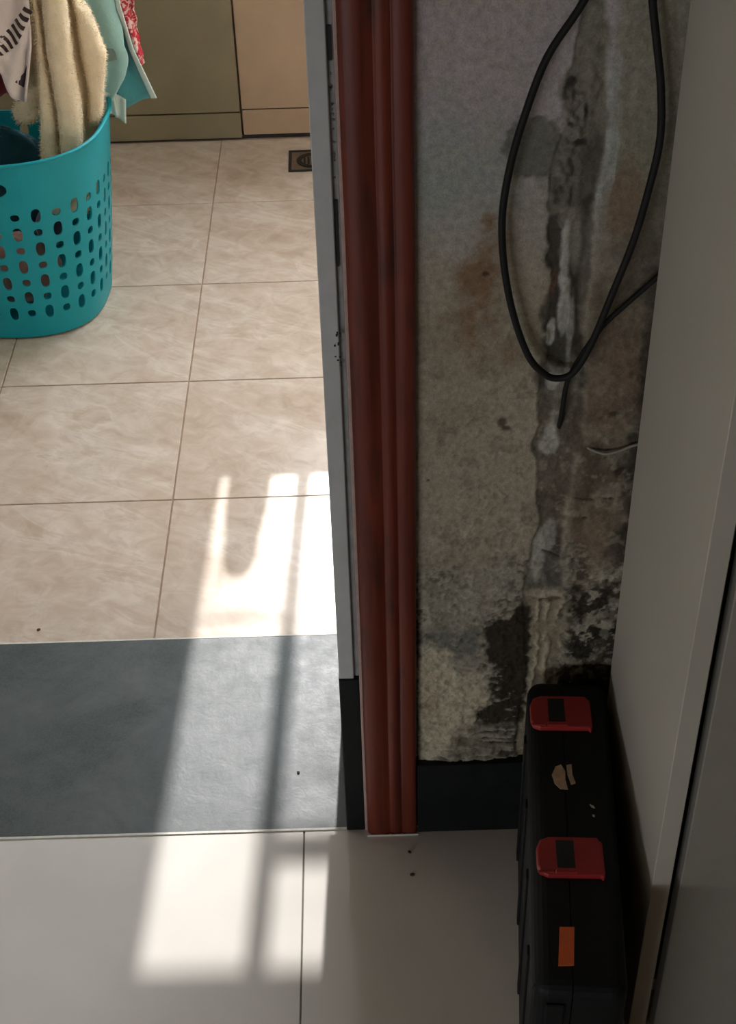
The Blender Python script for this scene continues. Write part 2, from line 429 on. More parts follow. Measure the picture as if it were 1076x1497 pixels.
    grey = blob(.035, .285, .034, .026, .4); out = lay(out, col(108, 108, 102), grey * .8)
    pal = np.maximum(blob(.016, .190, .048, .090, .10, .9), blob(.050, .215, .028, .040, .12, 1.2))
    out = lay(out, col(196, 186, 162), pal * .9); H += pal * .0012
    out = lay(out, col(160, 132, 108), blob(.012, .20, .010, .02, .5) * .5 * pal)
    # black mould, painted shade by the tool case, darker edge at the casing
    mo = np.maximum.reduce([blob(.092, .285, .026, .040, .14, 1.1), blob(.098, .225, .030, .045, .12, 1.2), blob(.088, .178, .030, .024, .14, 1.2), blob(.104, .315, .018, .020, .3, 1.5)]) * (1 - pal * .9) * (1 - sstep(.112, .116, X + .01 * wob2))
    out = lay(out, col(48, 41, 31), mo * .97); H -= mo * .0012
    fle = sstep(.60, .64, fbm(X * .7, Z * 1.6, 90, 4, 61)) * mo * sstep(.5, .6, C_ + wob)
    out = lay(out, col(168, 164, 150), fle * .8); H += fle * .001
    rm = right * sstep(.40, .34, Z) * sstep(.5, .56, fbm(X, Z, 60, 4, 14)); out = lay(out, col(34, 30, 24), rm * .85)
    rp = right * sstep(.42, .36, Z) * sstep(.57, .61, fbm(X, Z, 75, 4, 19)); out = lay(out, col(170, 164, 146), rp * .75)
    out = lay(out, col(26, 23, 19), sstep(.26, .215, Z - .45 * (X - .150) + .02 * wob) * sstep(.140, .150, X) * .9)  # diagonal shadow above the tool case, painted into the wall colour
    out = lay(out, col(40, 36, 30), (1 - sstep(.0015, .007, X + .005 * wob)) * sstep(.46, .30, Z) * .8)  # darker strip along the casing edge, lower wall only
    # flaky ledges above the skirting
    led = sstep(.172, .160, Z + .03 * wob + .0 * X) * (1 - chan) * sstep(.026, .05, X + .35 * (.15 - Z) + .02 * wob)
    out = lay(out, col(120, 112, 96), led * .8)
    l2 = led * sstep(.47, .52, fbm(X * .35, Z * 2, 60, 3, 44)); out = lay(out, col(164, 158, 142), l2 * .7); H += l2 * .003
    l3 = led * sstep(.56, .60, fbm(X * .3, Z * 2.2, 70, 3, 47)); out = lay(out, col(60, 54, 44), l3 * .8); H -= l3 * .002
    # pits and cracks
    for cx, cz, rx, rz in ((.081, .553, .004, .0025), (.058, .710, .003, .002), (.157, .448, .003, .002), (.012, .497, .0015, .0015), (.175, .565, .004, .003), (.171, .517, .002, .0015), (.077, .56, .004, .005), (.186, .50, .006, .006)):
        b_ = blob(cx, cz, rx, rz, .4, .8); out = lay(out, col(60, 48, 40), b_ * .8); H -= b_ * .0012
    for (ax, az, bx, bz) in ((.147, .471, .163, .4685), (.167, .471, .182, .469), (.12, .408, .136, .398)):
        t = np.clip(((X - ax) * (bx - ax) + (Z - az) * (bz - az)) / ((bx - ax) ** 2 + (bz - az) ** 2), 0, 1)
        dd = np.hypot(X - ax - t * (bx - ax), Z - az - t * (bz - az)) + .002 * wob
        m_ = 1 - sstep(.0006, .0018, dd); out = lay(out, col(50, 44, 36), m_ * .8); H -= m_ * .001
    fl1 = sstep(.60, .66, fbm(X, Z, 85, 4, 131)) * sstep(.74, .60, Z); out = lay(out, col(92, 86, 72), fl1 * (1 - mo) * .28); H -= fl1 * .0006
    fl2 = sstep(.60, .66, fbm(X, Z, 95, 4, 141)) * sstep(.70, .50, Z); out = lay(out, col(178, 170, 150), fl2 * (1 - mo) * .28); H += fl2 * .0007
    out *= (.93 + .14 * fbm(X, Z, 200, 3, 90))[..., None]
    H += (fbm(X, Z, 60, 4, 95) - .5) * .0016 * (.4 + sstep(.8, .4, Z))
    H = np.clip(H, -.004, .005)
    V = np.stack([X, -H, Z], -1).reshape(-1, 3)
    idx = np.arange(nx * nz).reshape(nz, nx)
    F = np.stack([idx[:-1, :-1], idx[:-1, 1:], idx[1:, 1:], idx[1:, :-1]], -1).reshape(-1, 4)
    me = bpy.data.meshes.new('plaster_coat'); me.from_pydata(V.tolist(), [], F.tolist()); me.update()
    at = me.color_attributes.new('stain_shade', 'FLOAT_COLOR', 'POINT')
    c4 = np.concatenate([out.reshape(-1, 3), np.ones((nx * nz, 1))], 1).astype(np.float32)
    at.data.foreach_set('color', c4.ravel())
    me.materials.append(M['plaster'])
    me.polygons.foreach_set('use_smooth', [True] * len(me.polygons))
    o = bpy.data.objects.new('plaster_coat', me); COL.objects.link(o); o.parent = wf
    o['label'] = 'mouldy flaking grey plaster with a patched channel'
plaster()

# skirting of black stone
sk = obj('baseboard_hall', box(.0005, .62, -.009, .0055, 0, .113, .001, 1), M['stone'], label='black stone skirting tile at the foot of the mouldy wall', **S)
pl_ = obj('baseboard_door', box(-.0790, -.0583, -.0035, BY0 - .03, 0, .244, .001, 1), M['stone'], label='tall black stone plinth tile at the foot of the white door jamb', **S)

# white painted door jamb
jb = empty('trim_2', label='white painted door jamb beside the red-brown casing', **S)
def splay(x0, x1, y0, y1, z0, z1, dx):
    bm = box(x0, x1, y0, y1, z0, z1, .0008, 1)
    for v in bm.verts:
        if v.co.y > .15 and v.co.x < (x0 + x1) / 2: v.co.x += dx
    return bm
obj('jamb_face', splay(-.0785, -.0635, -.003, BY0 + .002, .2445, DTOP, -.0055), M['jamb'], jb)
obj('jamb_rebate', box(-.0635, -.0585, .0015, .10, .2445, DTOP), M['jamb2'], jb)
obj('filler_bead', box(-.0582, -.0545, -.0042, .006, .0, DTOP, .0008, 1), M['pink'], jb)
obj('slot', box(-.0622, -.0598, -.0002, .003, .893, .919), M['black'], jb)
obj('slot', box(-.0625, -.0605, -.0002, .003, .721, .780), M['black'], jb)
rr = random.Random(3)
for k in range(18):
    z = rr.uniform(.79, .885); w_ = rr.uniform(.0008, .0022); h_ = rr.uniform(.0008, .002); x = -.0612 + rr.uniform(-.0006, .0006)
    obj('printed_mark', box(x - w_ / 2, x + w_ / 2, .0008, .0018, z, z + h_), M['steel'], jb)
for k in range(9):
    z = rr.uniform(.625, .66); x = -.0655 + rr.uniform(-.002, .0035); w_ = rr.uniform(.0008, .002)
    obj('scuff_mark', box(x - w_ / 2, x + w_ / 2, -.0034, -.0026, z, z + rr.uniform(.001, .004)), M['black'], jb)
obj('jamb_face', box(DX0 - .03, DX0, -.003, BY0, 0, DTOP), M['jamb'], jb)

# red-brown moulded casing
def casing():
    key = [(0, .006), (0, -.0045), (.0012, -.0078), (.004, -.0100), (.010, -.0118), (.016, -.0118), (.021, -.0106), (.0245, -.0090), (.0258, -.0086), (.0272, -.0096), (.031, -.0112), (.0350, -.0106),
            (.0378, -.0090), (.0388, -.0088), (.0402, -.0100), (.0450, -.0114), (.0510, -.0112), (.0540, -.0096), (.0552, -.0066), (.0552, .006)]
    prof = []
    for a, b in zip(key[:-1], key[1:]):
        for q in range(3): prof.append((a[0] + (b[0] - a[0]) * q / 3, a[1] + (b[1] - a[1]) * q / 3))
    prof.append(key[-1])
    pr = np.array(prof); sm = pr.copy()
    for _ in range(3): sm[4:-4, 1] = (sm[3:-5, 1] + 2 * sm[4:-4, 1] + sm[5:-3, 1]) / 4
    prof = [tuple(p) for p in sm]
    V, F = [], []; zs = np.linspace(0.0, 2.06, 60); n = len(prof)
    for z in zs:
        for x, y in prof:
            b = .0006 * (fbm(np.array(z * 1.0), np.array(x), 6, 2, 2) - .5) * 2
            V.append((-.0552 + x + b, y, z))
    for i in range(len(zs) - 1):
        for k in range(n - 1): F.append((i * n + k, i * n + k + 1, (i + 1) * n + k + 1, (i + 1) * n + k))
    return V, F
cs = obj('trim_3', casing(), M['wood'], smooth=True, label='red-brown moulded wooden door casing with two grooves', **S)
cs2 = obj('casing_head', box(DX0 - .06, 0, -.012, .004, 2.061, 2.118, .004, 2), M['wood'], cs)
obj('dust_bead', box(-.056, .001, -.0128, -.0118, 0.0, .0022), M['caulk'], cs)

# bathroom walls
wb = empty('wall_back', label='bathroom back wall with a window, olive and tan wall tiles', **S)
for a in ((BX0, WX0 - .004, BY1 + .03, BY1 + .085, 0, CEIL), (WX1 + .004, BX1, BY1 + .03, BY1 + .085, 0, CEIL), (WX0 - .004, WX1 + .004, BY1 + .03, BY1 + .085, 0, WZ0 - .02), (WX0 - .004, WX1 + .004, BY1 + .03, BY1 + .085, WZ1 + .004, CEIL)):
    obj('masonry', box(*a), M['paint'], wb)
def wtile(x0, x1, z0, z1, y, mat):
    obj('tile', box(x0 + .0012, x1 - .0012, y, BY1 + .031, z0 + .0012, z1 - .0012, .001, 1), mat, wb)
for x0, x1 in ((-1.25, -.882), (-.882, -.282)):
    wtile(x0, x1, .004, .060, BY1 + .001, M['olive']); wtile(x0, x1, .061, .66, BY1, M['olive']); wtile(x0, x1, .66, 1.26, BY1, M['olive'])
for x0, x1 in ((-.281, .32), (.32, 1.15)):
    wtile(x0, x1, .006, .062, BY1 + .010, M['tan']); wtile(x0, x1, .0625, .475, BY1 + .009, M['tan']); wtile(x0, x1, .475, WZ0 - .02, BY1 + .009, M['tan'])
obj('dark_joint', box(BX0, BX1, BY1 + .012, BY1 + .03, -.001, .006), M['black'], wb)
obj('window_sill', box(WX0 - .003, WX1 + .003, BY1 + .027, BY1 + .086, WZ0 - .02, WZ0, .001, 1), M['frame'], wb)
obj('wall_left', box(BX0 - .1, BX0, BY0, BY1 + .13, -.06, CEIL), M['paint'], label='bathroom left wall', **S)
obj('wall_right', box(BX1, BX1 + .1, BY0, BY1 + .13, -.06, CEIL), M['paint'], label='bathroom right wall', **S)
obj('ceiling', box(BX0 - .1, BX1 + .1, BY0 - .15, BY1 + .14, CEIL, CEIL + .1), M['frame'], label='white bathroom ceiling', **S)
obj('ceiling', box(HXL - .1, HXR + .1, HY - .1, BY0 - .15, CEIL, CEIL + .1), M['hpaint'], label='hall ceiling', **S)

# bathroom window: frame, mullions, right-hand rail, thin left rail, panes
wn = empty('window_1', (0, 1.860, 0), label='white framed bathroom window above the tiles', **S)
def wbar(name, x0, x1, z0, z1, d=.012): return obj(name, box(x0, x1, -d, d, z0, z1, .001, 1), M['frame'], wn)
T_ = .02
wbar('frame_bar', WX0 - .015, WX0 + .001, WZ0, WZ1); wbar('frame_bar', WX1 - .001, WX1 + .015, WZ0, WZ1)
wbar('frame_bar', WX0 - .015, WX1 + .015, WZ0 - .015, WZ0 + .001); wbar('frame_bar', WX0 - .015, WX1 + .015, WZ1 - .001, WZ1 + .015)
wbar('mullion', -.0955, -.0715, WZ0, WZ1); wbar('mullion', .26, .284, WZ0, WZ1)
wbar('rail', -.0715, .26, 1.442, 1.462); wbar('rail', .284, WX1, 1.442, 1.462)
wbar('rail', WX0, -.0955, 1.164, 1.1685, .003)
for x0, x1, z0, z1 in ((WX0, -.0955, WZ0, 1.164), (WX0, -.0955, 1.1685, WZ1), (-.0715, .26, WZ0, 1.442), (-.0715, .26, 1.462, WZ1), (.284, WX1, WZ0, 1.442), (.284, WX1, 1.462, WZ1)):
    obj('pane', box(x0, x1, -.0015, .0015, z0, z1), M['glass'], wn)

# hall walls
hb = empty('wall_hall_back', label='hall wall behind the viewer with an added light opening', **S)
for a in ((HXL, HX0, 0, CEIL), (HX1, HXR, 0, CEIL), (HX0, HX1, 0, HZ0), (HX0, HX1, HZ1, CEIL)):
    obj('masonry', box(a[0], a[1], HY - .08, HY, a[2], a[3]), M['hpaint'], hb)
w2 = empty('added_opening_hall', (0, HY - .04, 0), label='added strip opening behind the viewer that lights the hall', **S)  # unseen opening, added and shaped as soft light for the hall
obj('frame_bar', box((HX0 + HX1) / 2 - .015, (HX0 + HX1) / 2 + .015, -.012, .012, HZ0, HZ1), M['frame'], w2)
for a in ((HX0, (HX0 + HX1) / 2 - .015), ((HX0 + HX1) / 2 + .015, HX1)):
    obj('pane', box(a[0], a[1], -.0015, .0015, HZ0, HZ1), M['glass'], w2)
obj('wall_hall_left', box(HXL - .1, HXL, HY - .08, BY0, 0, CEIL), M['hpaint'], label='hall left end wall', **S)
obj('wall_hall_right', box(HXR, HXR + .1, HY - .08, BY0, 0, CEIL), M['hpaint'], label='hall right end wall', **S)

# ---------------------------------------------------------------- tall cabinet
cb = empty('storage_cabinet', (.1953, 0, 0), label='tall grey-white laminate cabinet standing against the mouldy wall', category='cabinet')
CW, CD, CH = .62, .2643, 1.75
obj('side_panel', box(0, .0165, -CD, -.0125, 0, CH, .0006, 1), M['cab'], cb)
obj('side_panel', box(CW - .0165, CW, -CD, -.0125, 0, CH, .0006, 1), M['cab'], cb)
obj('top_panel', box(.0165, CW - .0165, -CD + .02, -.0125, CH - .018, CH), M['cab'], cb)
obj('bottom_panel', box(.0165, CW - .0165, -CD + .02, -.0125, .05, .068), M['cab'], cb)
obj('back_panel', box(.0165, CW - .0165, -.0165, -.0125, .05, CH), M['cab'], cb)
obj('kick_board', box(.0165, CW - .0165, -CD + .03, -CD + .045, 0, .05), M['door'], cb)
mid = CW / 2
for x0, x1, kx in ((.0245, mid - .0015, mid - .04), (mid + .0015, CW - .0225, mid + .04)):
    d = obj('door', box(x0, x1, -CD - .001, -CD + .017, .004, CH - .004, .001, 1), M['door'], cb)
    obj('handle', tube([(kx, -CD, .85), (kx, -CD - .022, .86), (kx, -CD - .022, .99), (kx, -CD, 1.0)], .005, 8), M['metal'], d, smooth=True)

# ---------------------------------------------------------------- black tool case standing on its edge
def tool_case():
    L, W, Hh = .352, .080, .250
    # centre line of the top: far end near (.150,-.015), near end near (.118,-.366)
    t = empty('tool_case', (.1355, -.192, 0), math.radians(-5.2), label='black plastic tool case with two red latches, standing on edge beside the cabinet', category='tool case')
    def shell(x0, x1, inset):
        bm = box(x0, x1, -L / 2, L / 2, .002, Hh)
        outer = x0 if abs(x0) > abs(x1) else x1
        es = [e for e in bm.edges if abs(e.verts[0].co.x - outer) < 1e-5 and abs(e.verts[1].co.x - outer) < 1e-5]
        cor = [e for e in bm.edges if abs(e.verts[0].co.y - e.verts[1].co.y) < 1e-5 and abs(e.verts[0].co.z - e.verts[1].co.z) < 1e-5]
        bmesh.ops.bevel(bm, geom=es + cor, offset=.014, segments=5, affect='EDGES', profile=.5)
        return bm
    a = obj('shell_half', shell(-W / 2, -.0068, 0), M['case'], t, smooth=False)
    b = obj('shell_half', shell(-.0058, W / 2, 0), M['case'], t, smooth=False)
    obj('seam_rib', box(-.009, -.0045, -L / 2 + .012, L / 2 - .012, .01, Hh - .003), M['dark'], t)
    # raised rim along each half and stiffening ribs on the broad side
    for y in (-.12, -.04, .04, .12):
        obj('rib', box(-W / 2 - .0025, -W / 2 + .002, y - .006, y + .006, .03, Hh - .03, .001, 1), M['case'], a)
    obj('end_rib', box(-W / 2 + .012, -.012, -L / 2 - .003, -L / 2 + .004, .03, Hh - .02, .0012, 1), M['case'], a)
    # latches: long plate with a rounded left end, hooked over the right edge
    def latch(y, x=-.005):
        outl = [(-.029, -.010), (-.027, -.0165), (-.020, -.021), (.026, -.021), (.0285, -.0235), (.0300, -.021), (.0295, .014), (.026, .0205), (-.018, .0205), (-.0255, .017), (-.029, .008)]
        bm = prism(outl, 0, .0062, .0018)
        o = obj('latch', bm, M['red'], t, label='red plastic snap latch'); o.location = (x, y, Hh - .0012); o.rotation_euler = (0, 0, math.radians(2))
        obj('slot', box(-.0115, .0045, -.0135, .0165, .0056, .0066, .0004, 1), M['dark'], o)
        obj('lip', box(-.0135, .0065, -.0205, -.0155, .0052, .0082, .001, 1), M['red'], o)
        obj('lip', box(-.029, -.014, -.0195, -.0165, .0055, .0074, .0008, 1), M['red'], o)
        obj('hook', box(.026, .0305, -.018, .018, -.012, .004, .0015, 1), M['red'], o)
    latch(.1272, -.0090); latch(-.0445, -.0055)
    # torn label and orange sticker on the top edge
    top = Hh + .0004
    def flat(name, pts, mat, z=top, h=.0008):
        o = obj(name, prism(pts, z, z + h), mat, t); return o
    def loc(wx, wy):
        dx, dy = wx - .1355, wy + .192; c, s = math.cos(math.radians(5.2)), math.sin(math.radians(5.2))
        return (c * dx - s * dy, s * dx + c * dy)
    flat('torn_label', [loc(*p) for p in ((.1215, -.1405), (.126, -.131), (.1315, -.1285), (.1345, -.137), (.1335, -.147), (.1345, -.1585), (.1275, -.1575), (.123, -.151))], M['paper'])
    flat('torn_label', [loc(*p) for p in ((.1365, -.1295), (.1415, -.1285), (.1408, -.141), (.1425, -.1515), (.138, -.153), (.1362, -.141))], M['paper'])
    flat('paper_fleck', [loc(*p) for p in ((.1520, -.1765), (.1555, -.1785), (.1565, -.1815), (.1535, -.1800))], M['caulk'])
    flat('paper_fleck', [loc(*p) for p in ((.1530, -.1885), (.1552, -.1890), (.1548, -.1912), (.1532, -.1905))], M['caulk'])
    flat('orange_sticker', [loc(*p) for p in ((.1090, -.3065), (.1215, -.3070), (.1165, -.3440), (.1035, -.3440))], M['orange'], Hh + .0004)
tool_case()

# ---------------------------------------------------------------- cables on the wall
cy_ = -.0135
loop = [(.150, -.020, 1.022), (.138, -.016, .985), (.12, cy_, .937), (.096, cy_, .896), (.081, cy_, .849), (.072, cy_, .808), (.068, cy_, .768), (.071, cy_, .725), (.08, cy_, .68), (.094, cy_, .639), (.108, cy_, .62),
        (.12, cy_, .6145), (.133, -.016, .622), (.146, -.0165, .651), (.159, -.0165, .697), (.172, -.0165, .746), (.180, -.0165, .793), (.184, -.016, .832), (.181, cy_, .87), (.174, cy_, .906), (.168, cy_, .936), (.160, -.016, .985), (.150, -.0205, 1.0225)]
cab1 = empty('hanging_cable', label='thick black cable hanging in a long loop on the mouldy wall', category='cable')
obj('cable_sheath', tube(loop, .0030, 10), M['cable'], cab1, smooth=True)
nail = empty('wall_nail', label='nail in the mouldy wall that carries the black cable loop', category='nail')
obj('shank', tube([(.150, .006, 1.013), (.150, -.036, 1.017)], .0022, 8), M['metal'], nail)
obj('head', tube([(.150, -.036, 1.017), (.150, -.038, 1.0172)], .005, 10), M['metal'], nail)
obj('branch_cable', tube([(.215, -.008, .728), (.19, -.0085, .701), (.173, -.009, .683), (.155, -.009, .662), (.140, -.0085, .634), (.130, -.0075, .607), (.128, -.005, .578), (.1275, -.002, .562), (.127, .004, .55)], .0023, 8), M['cable'], smooth=True,
    label='thinner black cable running from behind the cabinet into the patched channel', category='cable')
obj('thin_wire', tube([(.150, .003, .531), (.157, -.002, .5285), (.169, -.004, .525), (.181, -.0045, .528), (.193, -.004, .533), (.21, -.004, .537)], .0013, 6), M['wire'], smooth=True,
    label='thin grey wire sticking out of the wall low beside the cabinet', category='wire')

# ---------------------------------------------------------------- floor drain
dr = empty('floor_drain', (-.137, 1.660, 0), math.radians(1), label='small square metal floor drain near the back wall', category='drain')
for a in ((-.048, .048, -.046, -.040), (-.048, .048, .040, .046), (-.048, -.042, -.040, .040), (.042, .048, -.040, .040)):
    obj('rim_bar', box(a[0], a[1], a[2], a[3], .0003, .003, .0006, 1), M['dark'], dr)
obj('plate', box(-.042, .042, -.040, .040, .0003, .0014), M['steel'], dr)
def ring(r0, r1, z0, z1, n=28):
    V, F = [], []
    for k in range(n):
        c, s = math.cos(2 * math.pi * k / n), math.sin(2 * math.pi * k / n)
        V += [(r0 * c, r0 * s, z0), (r1 * c, r1 * s, z0), (r1 * c, r1 * s, z1), (r0 * c, r0 * s, z1)]
    for k in range(n):
        a, b = 4 * k, 4 * ((k + 1) % n)
        for i in range(4): F.append((a + i, a + (i + 1) % 4, b + (i + 1) % 4, b + i))
    return V, F
obj('grate_ring', ring(.022, .032, .0012, .0026), M['dark'], dr)
for k in range(-2, 3): obj('grate_slot', box(k * .008 - .0022, k * .008 + .0022, -.017, .017, .0013, .0018), M['dark'], dr)

# ---------------------------------------------------------------- laundry basket
BCX, BCY, BROT = -.650, 1.172, math.radians(-5)
BH = .330
def basket_pt(u, v, off=0):
    """u: 0..1 around, v: height; superellipse that flares towards the rim"""
    k = v / BH
    a = .164 + .040 * k ** .9 + off; b = .137 + .034 * k ** .9 + off
    th = 2 * math.pi * u; n = 2.7
    c, s = math.cos(th), math.sin(th)
    x = a * math.copysign(abs(c) ** (2 / n), c); y = b * math.copysign(abs(s) ** (2 / n), s)
    return (x, y, v)
# arc-length table so that columns are evenly spaced
_us = np.linspace(0, 1, 2001); _p = np.array([basket_pt(u, .2)[:2] for u in _us]); _s = np.concatenate([[0], np.cumsum(np.linalg.norm(np.diff(_p, axis=0), axis=1))]); _s /= _s[-1]
def U(s): return float(np.interp(s % 1.0, _s, _us)) + math.floor(s)
def basket():
    root = empty('laundry_basket', (BCX, BCY, 0), BROT, label='turquoise plastic laundry basket with rows of oval holes on the tiled floor', category='basket')
    NC = 36; V, F = [], []
    cache = {}
    def vert(s, v):
        k = (round((s % 1.0) * 1e5) % 100000, round(v * 1e5))
        if k not in cache:
            cache[k] = len(V); V.append(basket_pt(U(s % 1.0), v))
        return cache[k]
    def rect_ring(s0, s1, v0, v1, n=5):
        P = [(s0 + (s1 - s0) * i / n, v0) for i in range(n)] + [(s1, v0 + (v1 - v0) * i / n) for i in range(n)] + [(s1 - (s1 - s0) * i / n, v1) for i in range(n)] + [(s0, v1 - (v1 - v0) * i / n) for i in range(n)]
        return P
    def solid(s0, s1, v0, v1, ns, nv):
        for i in range(ns):
            for j in range(nv):
                sa, sb = s0 + (s1 - s0) * i / ns, s0 + (s1 - s0) * (i + 1) / ns; va, vb = v0 + (v1 - v0) * j / nv, v0 + (v1 - v0) * (j + 1) / nv
                F.append((vert(sa, va), vert(sb, va), vert(sb, vb), vert(sa, vb)))
    PER = float(np.linalg.norm(np.diff(_p, axis=0), axis=1).sum())
    def holed(s0, s1, v0, v1, hw, hh, n=5):
        """cell with a pill-shaped hole of half-size hw, hh (metres)"""
        R_ = rect_ring(s0, s1, v0, v1, n); sc, vc = (s0 + s1) / 2, (v0 + v1) / 2; hs = hw / PER; Hl = []
        for (s_, v_) in R_:
            dx, dy = (s_ - sc) / ((s1 - s0) / 2), (v_ - vc) / ((v1 - v0) / 2)
            m_ = max(abs(dx), abs(dy)); dx /= m_; dy /= m_
            q = (abs(dx) ** 2.5 + abs(dy) ** 2.5) ** (1 / 2.5)
            Hl.append((sc + hs * dx / q, vc + hh * dy / q))
        a = [vert(*p) for p in R_]; b = [vert(*p) for p in Hl]; N = len(a)
        for i in range(N): F.append((a[i], a[(i + 1) % N], b[(i + 1) % N], b[i]))
    ds = 1.0 / NC; zb, zt, NR = .038, .252, 7; dz = (zt - zb) / NR
    for c in range(NC):
        s0, s1 = c * ds, (c + 1) * ds
        solid(s0, s1, .004, zb, 5, 2)
        for r in range(NR):
            tall = (c + r) % 2 == 0
            holed(s0, s1, zb + r * dz, zb + (r + 1) * dz, .0076 if tall else .0070, .0128 if tall else .0068)
    # top band with a grip hole in the middle of each long side
    grips = [(25, 30), (7, 12)]
    c = 0
    while c < NC:
        gsel = [g_ for g_ in grips if g_[0] == c]
        if gsel:
            a0, a1 = gsel[0]
            solid(a0 * ds, a1 * ds, zt, zt + .012, 20, 1); solid(a0 * ds, a1 * ds, BH - .018, BH, 20, 1)
            holed(a0 * ds, a1 * ds, zt + .012, BH - .018, .060, .018, 20); c = a1
        else:
            solid(c * ds, (c + 1) * ds, zt, BH, 5, 3); c += 1
    # bottom
    ring_ = [vert(i / (NC * 5), .004) for i in range(NC * 5)]
    F.append(tuple(ring_[::-1]))
    body = obj('body', (V, F), M['basket'], root, smooth=True)
    md = body.modifiers.new('thick', 'SOLIDIFY'); md.thickness = .0028; md.offset = -1
    es = body.modifiers.new('split', 'EDGE_SPLIT'); es.split_angle = math.radians(40)
    # rolled rim
    n = 180; k = 8; V2, F2 = [], []
    for i in range(n):
        for j in range(k):
            th = 2 * math.pi * j / k; x, y, z = basket_pt(U(i / n), BH, .0012 + .0032 * math.cos(th)); V2.append((x, y, BH + .0028 * math.sin(th)))
    for i in range(n):
        for j in range(k): F2.append((i * k + j, ((i + 1) % n) * k + j, ((i + 1) % n) * k + (j + 1) % k, i * k + (j + 1) % k))
    obj('rim', (V2, F2), M['basket'], root, smooth=True)
basket()

# ---------------------------------------------------------------- laundry
RAILZ, RAILY = 1.02, 1.20
rl = empty('towel_rail', label='metal towel rail above the laundry basket', category='rail')
obj('bar', tube([(BX0, RAILY, RAILZ), (-.34, RAILY, RAILZ)], .008, 12), M['metal'], rl, smooth=True)
obj('end_cap', tube([(-.34, RAILY, RAILZ), (-.33, RAILY, RAILZ)], .011, 12), M['metal'], rl, smooth=True)
def I(z, tab):
    zs = [t[0] for t in tab]; return float(np.interp(z, zs, [t[1] for t in tab]))

def column_fold(zlo, zhi, L, R, yc, dep, seed, n=30, nz=70):
    """closed, thick hanging fold of cloth; L, R: x over z"""
    V, F = [], []
    zs = np.linspace(zlo, zhi, nz)
    for z in zs:
        l, r = I(z, L), I(z, R); cx, hw = (l + r) / 2, (r - l) / 2
        y0 = I(z, yc)
        e = 1.0 if z > zlo + .012 else .80 + .2 * (z - zlo) / .012
        for k in range(n):
            th = 2 * math.pi * k / n; c, s = math.cos(th), math.sin(th)
            nn = float(fbm(np.array(seed + th * 1.2), np.array(z * 26), 1, 4, seed) - .5)
            nn += .8 * float(fbm(np.array(seed + th * 4), np.array(z * 90), 1, 3, seed + 3) - .5)
            q = 1 + .16 * nn
            x = cx + hw * e * q * math.copysign(abs(c) ** .75, c); y = y0 + dep * e * q * math.copysign(abs(s) ** .8, s)
            V.append((x, y, z))
    for i in range(nz - 1):
        for k in range(n): F.append((i * n + k, i * n + (k + 1) % n, (i + 1) * n + (k + 1) % n, (i + 1) * n + k))
    F.append(tuple(range(n))[::-1]); F.append(tuple((nz - 1) * n + k for k in range(n)))
    return V, F

def fuzz(V, F, count, ln, seed, zmax=.62):
    """short strands standing on a surface, one mesh"""
    r_ = random.Random(seed); V2, F2 = [], []
    fs = [f for f in F if len(f) == 4 and V[f[0]][2] < zmax]
    for _ in range(count):
        f = r_.choice(fs); a, b, c, d = (Vector(V[i]) for i in f)
        u, v = r_.random(), r_.random(); p = a.lerp(b, u).lerp(d.lerp(c, u), v); nrm = (b - a).cross(d - a)
        if nrm.length < 1e-12: continue
        nrm.normalize(); t = Vector((r_.uniform(-1, 1), r_.uniform(-1, 1), r_.uniform(-1.2, .4)))
        dr_ = (nrm + .7 * t).normalized() * ln * r_.uniform(.5, 1.4); sd = dr_.cross(Vector((r_.uniform(-1, 1), r_.uniform(-1, 1), r_.uniform(-1, 1)))).normalized() * .0005
        k = len(V2); V2 += [tuple(p - sd), tuple(p + sd), tuple(p + dr_)]; F2.append((k, k + 1, k + 2))
    return V2, F2

tw = empty('fleece_towel', (0, 0, 0), label='cream fleece towel hanging in thick folds down into the turquoise basket', category='towel')
p1L = [(.10, -.556), (.272, -.551), (.353, -.540), (.445, -.532), (.533, -.524), (1.02, -.50)]
c1 = [(.10, -.521), (.274, -.519), (.365, -.513), (.451, -.515), (.533, -.513), (1.02, -.49)]
c2 = [(.10, -.484), (.277, -.481), (.37, -.471), (.444, -.474), (.532, -.471), (1.02, -.46)]
p3R = [(.324, -.456), (.345, -.447), (.362, -.446), (.399, -.438), (.436, -.431), (.455, -.436), (.473, -.440), (.502, -.448), (.52, -.462), (1.02, -.44)]
c2b = [(.324, -.476), (.37, -.467), (.444, -.470), (.532, -.467), (1.02, -.46)]
ycA = [(.10, 1.125), (.30, 1.125), (.6, 1.15), (1.02, 1.19)]; ycB = [(.10, 1.115), (.30, 1.115), (.6, 1.145), (1.02, 1.19)]; ycC = [(.3, 1.165), (.6, 1.17), (1.02, 1.2)]
c1m = [(a, b - .0022) for a, b in c1]; c1p = [(a, b + .0022) for a, b in c1]; c2m = [(a, b - .0024) for a, b in c2]
V, F = column_fold(.20, RAILZ + .01, [(a, b + .008) for a, b in p1L], [(.2, -.466), (.37, -.46), (1.02, -.45)], [(.2, 1.165), (.6, 1.185), (1.02, 1.205)], .008, 31)
obj('fold', (V, F), M['cream'], tw, smooth=True)
for i, (zl, L, R, yc, dp) in enumerate(((.19, p1L, c1m, ycA, .020), (.19, c1p, c2m, ycB, .024), (.322, c2b, p3R, ycC, .020))):
    V, F = column_fold(zl, RAILZ + .012, L, R, yc, dp, 5 + i * 9)
    fo = obj('fold', (V, F), M['cream'], tw, smooth=True)
    obj('pile', fuzz(V, F, 5200 if i < 2 else 4200, .0048, 50 + i), M['pile'], fo, kind='stuff')
